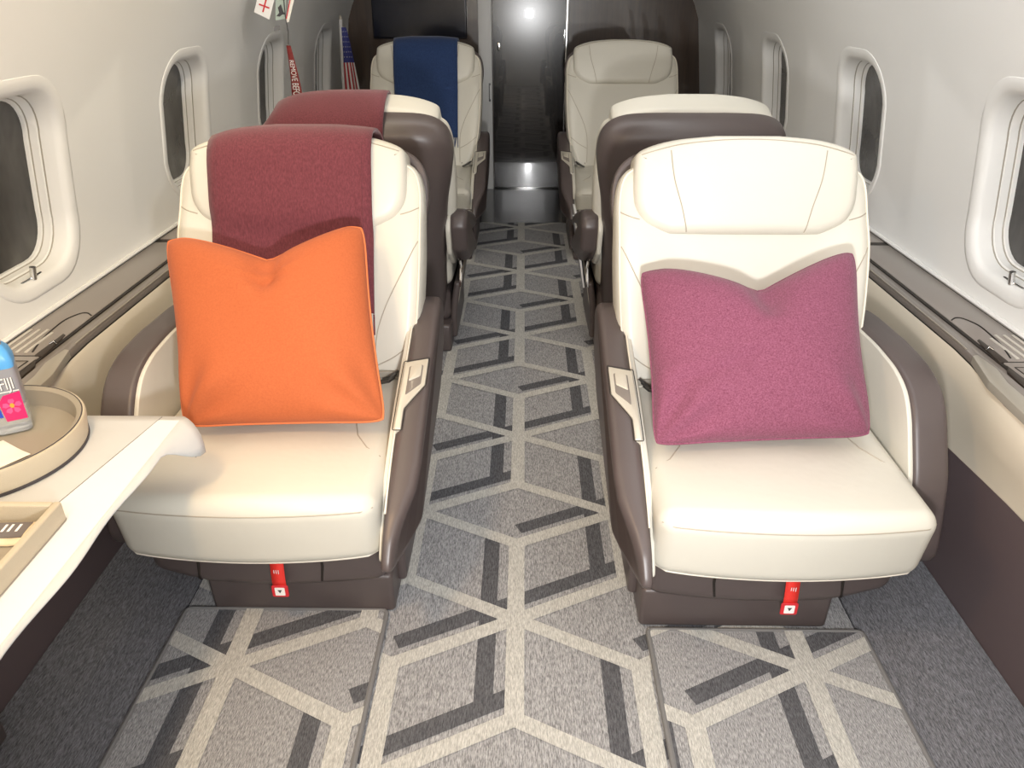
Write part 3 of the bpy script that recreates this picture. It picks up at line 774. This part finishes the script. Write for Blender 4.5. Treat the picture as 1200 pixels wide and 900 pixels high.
# round tray
ZS = ZT+.0035
tr = empty('round_tray', (-1.0, 1.205, ZS)); tag(tr, 'round beige leather tray with raised rim on the white cloth', 'tray')
b = MB(); n = 72
def circ(r, z): return [(r*math.cos(2*PI*i/n), r*math.sin(2*PI*i/n), z) for i in range(n)]
b.rings([circ(.176, .004), circ(.181, .006), circ(.186, .046), circ(.184, .0495), circ(.1785, .0505)], cap1=False); b.build('rim_wall', M['hide'], tr)
b = MB(); b.rings([circ(.1795, .0505), circ(.174, .0498), circ(.169, .046), circ(.165, .012), circ(.160, .010)], cap0=False); b.build('lining', M['hide_in'], tr)
b = MB(); b.rings([circ(.172, 0), circ(.1825, .0005), circ(.1825, .006), circ(.17, .006)]); b.build('foot_band', M['ink'], tr)
b = MB(); b.tube(circ(.1797, .0508), .0011, 5, closed=True); b.build('rim_seam', M['ink'], tr)
nk = MB(); nk.rbox(.05, .06, .001, .0008, 6, 1, lambda q: Vector((q.x, q.y, q.z+.004*(q.x/.05)**2*(q.x > 0))))
nk_ = nk.build('paper_napkin', M['paper']); nk_.location = (-.962, 1.155, ZS+.0125); nk_.rotation_euler = (0, 0, math.radians(-32)); tag(nk_, 'folded ivory paper napkin on the round tray before the bottle', 'napkin')

# water bottle: square with a wrap label
bt = empty('water_bottle', (-.980, 1.285, ZS+.0105), math.radians(30)); tag(bt, 'square water bottle with pink flower label on the round tray', 'bottle')
HW = .031
def sq(h, r, z): return [(x, y, z) for x, y in rrect(h, h, min(r, h*.99), 5)]
b = MB(); b.rings([sq(.024, .01, 0), sq(.030, .010, .004), sq(HW, .010, .02), sq(HW, .010, .045), sq(HW-.001, .010, .05), sq(HW, .010, .056), sq(HW, .010, .150), sq(.028, .012, .165), sq(.017, .0165, .185), sq(.0125, .012, .195), sq(.0125, .012, .205)]); b.build('bottle_body', M['pet'], bt)
b = MB(); b.rings([sq(.0145, .0144, .200), sq(.0145, .0144, .217), sq(.013, .0129, .219)]); b.build('cap', M['cap'], bt)
H1 = HW+.0006
b = MB()
b.m = 0; b.rings([sq(H1, .0105, .060), sq(H1, .0105, .142)], False, False)
b.m = 1; b.rings([sq(H1+.0003, .0105, .136), sq(H1+.0003, .0105, .149), sq(.0285, .0122, .1645), sq(.0215, .015, .1775)], False, False)
lab = b.build('wrap_label', [M['label_pale'], M['label_blue']], bt)
F = lambda x, z, d=0: (x, -(H1+.0005+d), z)
b = MB(); 
b.m = 0; b.add([F(-.006, .030), F(.0285, .030), F(.0285, .088), F(.0, .084), F(-.010, .070)], [[0, 1, 2, 3, 4]])
b.m = 1; b.add([F(-.029, .040, .0001), F(-.009, .040, .0001), F(-.013, .086, .0001), F(-.029, .088, .0001)], [[0, 1, 2, 3]])
b.m = 2; b.add([F(-.029, .0895, .0003), F(.0285, .0895, .0003), F(.0285, .0915, .0003), F(-.029, .0915, .0003)], [[0, 1, 2, 3]])
b.build('label_band', [M['label_pink'], M['label_deep'], M['white']], lab, flat=True)
b = MB(); b.m = 0
for k in range(5):
    a = 2*PI*k/5+.3; pts = [F(.010+.016*math.cos(a+da)*r, .060+.016*math.sin(a+da)*r, .0006+.0001*k) for da, r in ((0, .15), (-.5, .7), (-.25, 1), (.25, 1), (.5, .7))]
    b.add(pts, [list(range(5))])
b.m = 1; b.add([F(.010+.004*math.cos(2*PI*k/8), .062+.005*math.sin(2*PI*k/8), .0014) for k in range(8)], [list(range(8))])
b.build('hibiscus_flower', [M['label_petal'], M['label_gold']], lab, flat=True)
b = text_mb('FIJI', .034, lambda x, y: F(-.0008+x, .0955+y, .0009), xscale=.64, spacing=.95); b.build('lettering', M['white'], lab, flat=True)
b = text_mb('FIJI', .034, lambda x, y: F(.0002+x, .0946+y, .0006), xscale=.64, spacing=.95); b.build('lettering_shadow', M['ink'], lab, flat=True)

# leather box tray with packets
bx = empty('box_tray', (-.87, .86, ZS)); tag(bx, 'open rectangular beige leather tray at the front of the table', 'tray')
x0, x1, y0, y1, hh = -.135, .137, -.16, .148, .037
b = MB(); b.rbox((x1-x0)/2, (y1-y0)/2, .003, .002, 1, 1, None, ((x0+x1)/2, (y0+y1)/2, .003)); b.build('bottom', M['hide_in'], bx)
w = .013
for nm, (a0, a1, c0, c1) in (('side', (x1-w, x1, y0, y1)), ('side', (x0, x0+w, y0, y1)), ('side', (x0+w, x1-w, y1-w, y1)), ('side', (x0+w, x1-w, y0, y0+w))):
    q = MB(); q.rbox((a1-a0)/2, (c1-c0)/2, hh/2, .0035, 2, 2, None, ((a0+a1)/2, (c0+c1)/2, hh/2)); q.build(nm, M['hide'], bx)
def packet(loc, rz, hx, hy, m, label, print_=False):
    r = empty('packet', loc, rz); tag(r, label, 'packet')
    b = MB(); b.rbox(hx, hy, .004, .003, 6, 2, lambda q: Vector((q.x, q.y, q.z*(1.0-.5*abs(q.y/hy)**3)+.0012*math.sin(q.x*160))), (0, 0, .005)); b.build('wrapper', m, r)
    if print_:
        q = MB(); q.box(-hx*.1, hx*.95, -hy*.6, hy*.75, .009, .0104); o = q.build('printed_panel', M['grey_print'], r, flat=True)
        q = MB()
        for k in (-.2, .15, .6): q.box(hx*(.35+k*.5), hx*(.42+k*.5), -hy*.1, hy*.55, .0104, .0109)
        q.build('print_marks', M['white'], o, flat=True)
packet((-.820, .955, ZS+.0065), math.radians(4), .055, .028, M['tan_paper'], 'tan packet with dark printed panel at far end of box tray', True)
packet((-.835, .895, ZS+.0065), math.radians(-8), .05, .022, M['tan_paper'], 'plain tan packet in the box tray, nearer than the printed one')
packet((-.83, .83, ZS+.0065), math.radians(10), .055, .03, M['paper'], 'ivory packet in the box tray, nearest the front edge')

# ------------------------------------------------------------------ hanging tags and flag
lr = empty('tag_lanyard', (-1.03, 3.6, 1.30)); tag(lr, 'bunch of white tags and red lettered ribbon hanging at the left wall', 'tag')
def plate(pts, y, th=.0012):          # pts (x, z) relative to the lanyard root
    b = MB(); b.panel([(x+1.03, z-1.30) for x, z in pts], 0, th, 0, lambda a, c, d: (a, y+d, c), fill='ngon'); return b
card = plate([(-1.134, 1.288), (-1.073, 1.259), (-1.02, 1.385), (-1.082, 1.413)], -.004).build('card', M['white'], lr, flat=True)
def bar(p, q, w, y):
    p = Vector(p); q = Vector(q); t = (q-p).normalized(); n = Vector((-t.y, t.x))*w/2
    return plate([tuple(p+n), tuple(q+n), tuple(q-n), tuple(p-n)], y, .0006)
bb = MB()
for q in (bar((-1.096, 1.288), (-1.052, 1.388), .006, -.0055), bar((-1.108, 1.318), (-1.066, 1.303), .006, -.0062), bar((-1.085, 1.358), (-1.045, 1.343), .006, -.0062)): bb.add(q.v, q.f)
bb.build('red_cross', M['redink'], card, flat=True)
card = plate([(-1.050, 1.256), (-1.005, 1.262), (-.985, 1.395), (-1.03, 1.395)], .006).build('card', M['tag_green'], lr, flat=True)
ik = MB()
for pts in ([(-1.044, 1.272), (-1.03, 1.285), (-1.033, 1.305), (-1.018, 1.318), (-1.012, 1.29), (-1.004, 1.279), (-1.018, 1.278), (-1.03, 1.270)], [(-1.02, 1.335), (-1.005, 1.333), (-1.0, 1.35), (-1.017, 1.352)]):
    q = plate(pts, .0045, .0006); ik.add(q.v, q.f)
ik.build('dark_print', M['ink'], card, flat=True)
card = plate([(-1.005, 1.247), (-.992, 1.25), (-.935, 1.395), (-.962, 1.395)], .0).build('card', M['paper'], lr, flat=True)
ik = bar((-1.001, 1.262), (-.957, 1.385), .004, -.0016); ik.build('red_edge', M['redink'], card, flat=True)
cd = MB(); cd.tube([(.02, 0, .28), (.03, .0, .12), (.026, 0, -.03), (.030, 0, -.09), (.024+.0, 0, -.14)], .0022, 6); cd.build('cord', M['ink'], lr)
q = plate([(-1.062, 1.214), (-1.035, 1.218), (-1.032, 1.236), (-1.058, 1.233)], .0).build('small_tag', M['grey_edge'], lr, flat=True)
rb = MB(); C0, C1 = Vector((-1.0065, 1.158)), Vector((-.990, .80))
def rp(s, t, d=0):                    # s across -1..1, t along 0..1
    p = C0+(C1-C0)*t; wdt = .009+.014*min(1, t*1.9); x = p.x+s*wdt+.004*math.sin(t*4)
    return (x+1.03, .004*math.sin(t*6)-d, p.y-1.30)
rb.grid([[rp(s, t) for s in (-1, -.5, 0, .5, 1)] for t in [k/16 for k in range(17)]])
rb_ = rb.build('ribbon', M['ribbon'], lr); md = rb_.modifiers.new('thickness', 'SOLIDIFY'); md.thickness = .001
LW = C0.y-C1.y
tx = text_mb('REMOVE BEFORE FLIGHT', .034, lambda x, y: rp((y-.012)/.0175, .16+x/LW, .0022), xscale=.70, spacing=.95)
tx.build('lettering', M['flag_white'], rb_, flat=True)

fl_ = empty('small_flag', (-1.18, 5.4, ZL)); tag(fl_, 'small stars-and-stripes flag on a pale stick at the far left', 'flag')
b = MB(); b.tube([(-.008, 0, .015), (.0, 0, .28), (.018, 0, .62)], .011, 8); b.build('pole', M['flag_white'], fl_)
b = MB(); b.tube([(.018, 0, .62), (.0188, 0, .635), (.019, 0, .645)], lambda t: .012*(1-t*.6), 8); b.build('finial', M['taupe_metal'], fl_)
b = MB(); b.rings([[(r*math.cos(2*PI*k/20)-.008, r*math.sin(2*PI*k/20), z) for k in range(20)] for r, z in ((.04, .002), (.04, .010), (.012, .018), (.010, .03))]); b.build('base', M['frame_grey'], fl_)
def fp(u, v, d=0):      # u across the hanging cloth (hoist folded), v down
    z = .575-.50*v; xl = .022-.012*v; wdt = .018+.085*v**.8+.01
    return (xl+u*wdt, -.012-.018*math.sin(u*7+v*2)*v-d, z)
b = MB()
for i in range(8):
    for j in range(24):
        u0, u1, v0, v1 = i/8, (i+1)/8, j/24, (j+1)/24
        b.m = 0 if j < 10 else (1 if i % 2 else 2)
        if j >= 10: b.m = 1 if i % 2 == 0 else 2
        b.add([fp(u0, v0), fp(u1, v0), fp(u1, v1), fp(u0, v1)], [[0, 1, 2, 3]])
b.m = 2
for i in range(4):
    for j in range(6):
        u, v = .12+.24*i, .05+.06*j
        b.add([fp(u+.045*math.cos(2*PI*k/10-PI/2)*(1 if k % 2 == 0 else .4), v+.011*math.sin(2*PI*k/10-PI/2)*(1 if k % 2 == 0 else .4), .0015) for k in range(10)], [list(range(10))])
b.build('flag_cloth', [M['flag_blue'], M['flag_red'], M['flag_white']], fl_, flat=True)

# ------------------------------------------------------------------ light, camera
def area(name, loc, rot, sx, sy, power, col, spread=PI):
    l = bpy.data.lights.new(name, 'AREA'); l.shape = 'RECTANGLE'; l.size = sx; l.size_y = sy; l.energy = power; l.color = col; l.spread = spread
    o = bpy.data.objects.new(name, l); COL.objects.link(o); o.location = loc; o.rotation_euler = rot
    return o
# lamp held just under the camera (its reflection shows in the black door)
area('hand_lamp', (.08, -.02, 1.06), (math.radians(85), 0, math.radians(-5)), .09, .09, 12.6, (1.0, 1.0, 1.0), math.radians(112))
# added soft fill above and behind the viewpoint, not a cabin fixture
area('rear_fill', (.1, -.55, 1.74), (math.radians(58), 0, 0), 1.2, .35, 14, (.985, .99, 1.0))
# wash strips along both sides of the ceiling
for sx, col, p in ((-1, (1.0, .86, .60), 17), (1, (.93, .97, 1.0), 12)):
    area('wall_wash', (sx*.60, 1.05, 1.80), (0, math.radians(-sx*42), 0), .06, 3.9, p, col)
area('ceiling_wash', (0, 2.9, 1.83), (math.radians(52), 0, 0), 1.1, .2, 9, (1.0, .985, .95))
area('reading_lamp', (-.62, .62, 1.68), (math.radians(28), math.radians(-12), 0), .14, .14, 4.5, (1.0, .62, .30), math.radians(140))
w = bpy.data.worlds.new('World'); S.world = w; w.use_nodes = True
w.node_tree.nodes['Background'].inputs['Color'].default_value = (.02, .02, .02, 1)

cam = bpy.data.cameras.new('Camera'); co = bpy.data.objects.new('Camera', cam); COL.objects.link(co)
cam.sensor_fit = 'HORIZONTAL'; cam.sensor_width = 36; cam.lens = 900/1200*36; cam.clip_start = .02
co.location = (.012, 0, 1.38); co.rotation_euler = (math.radians(90-27.3), 0, math.radians(.85))
S.camera = co
S.view_settings.view_transform = 'Standard'; S.view_settings.look = 'None'; S.view_settings.gamma = 1; S.view_settings.use_curve_mapping = False
S.view_settings.exposure = 0.0
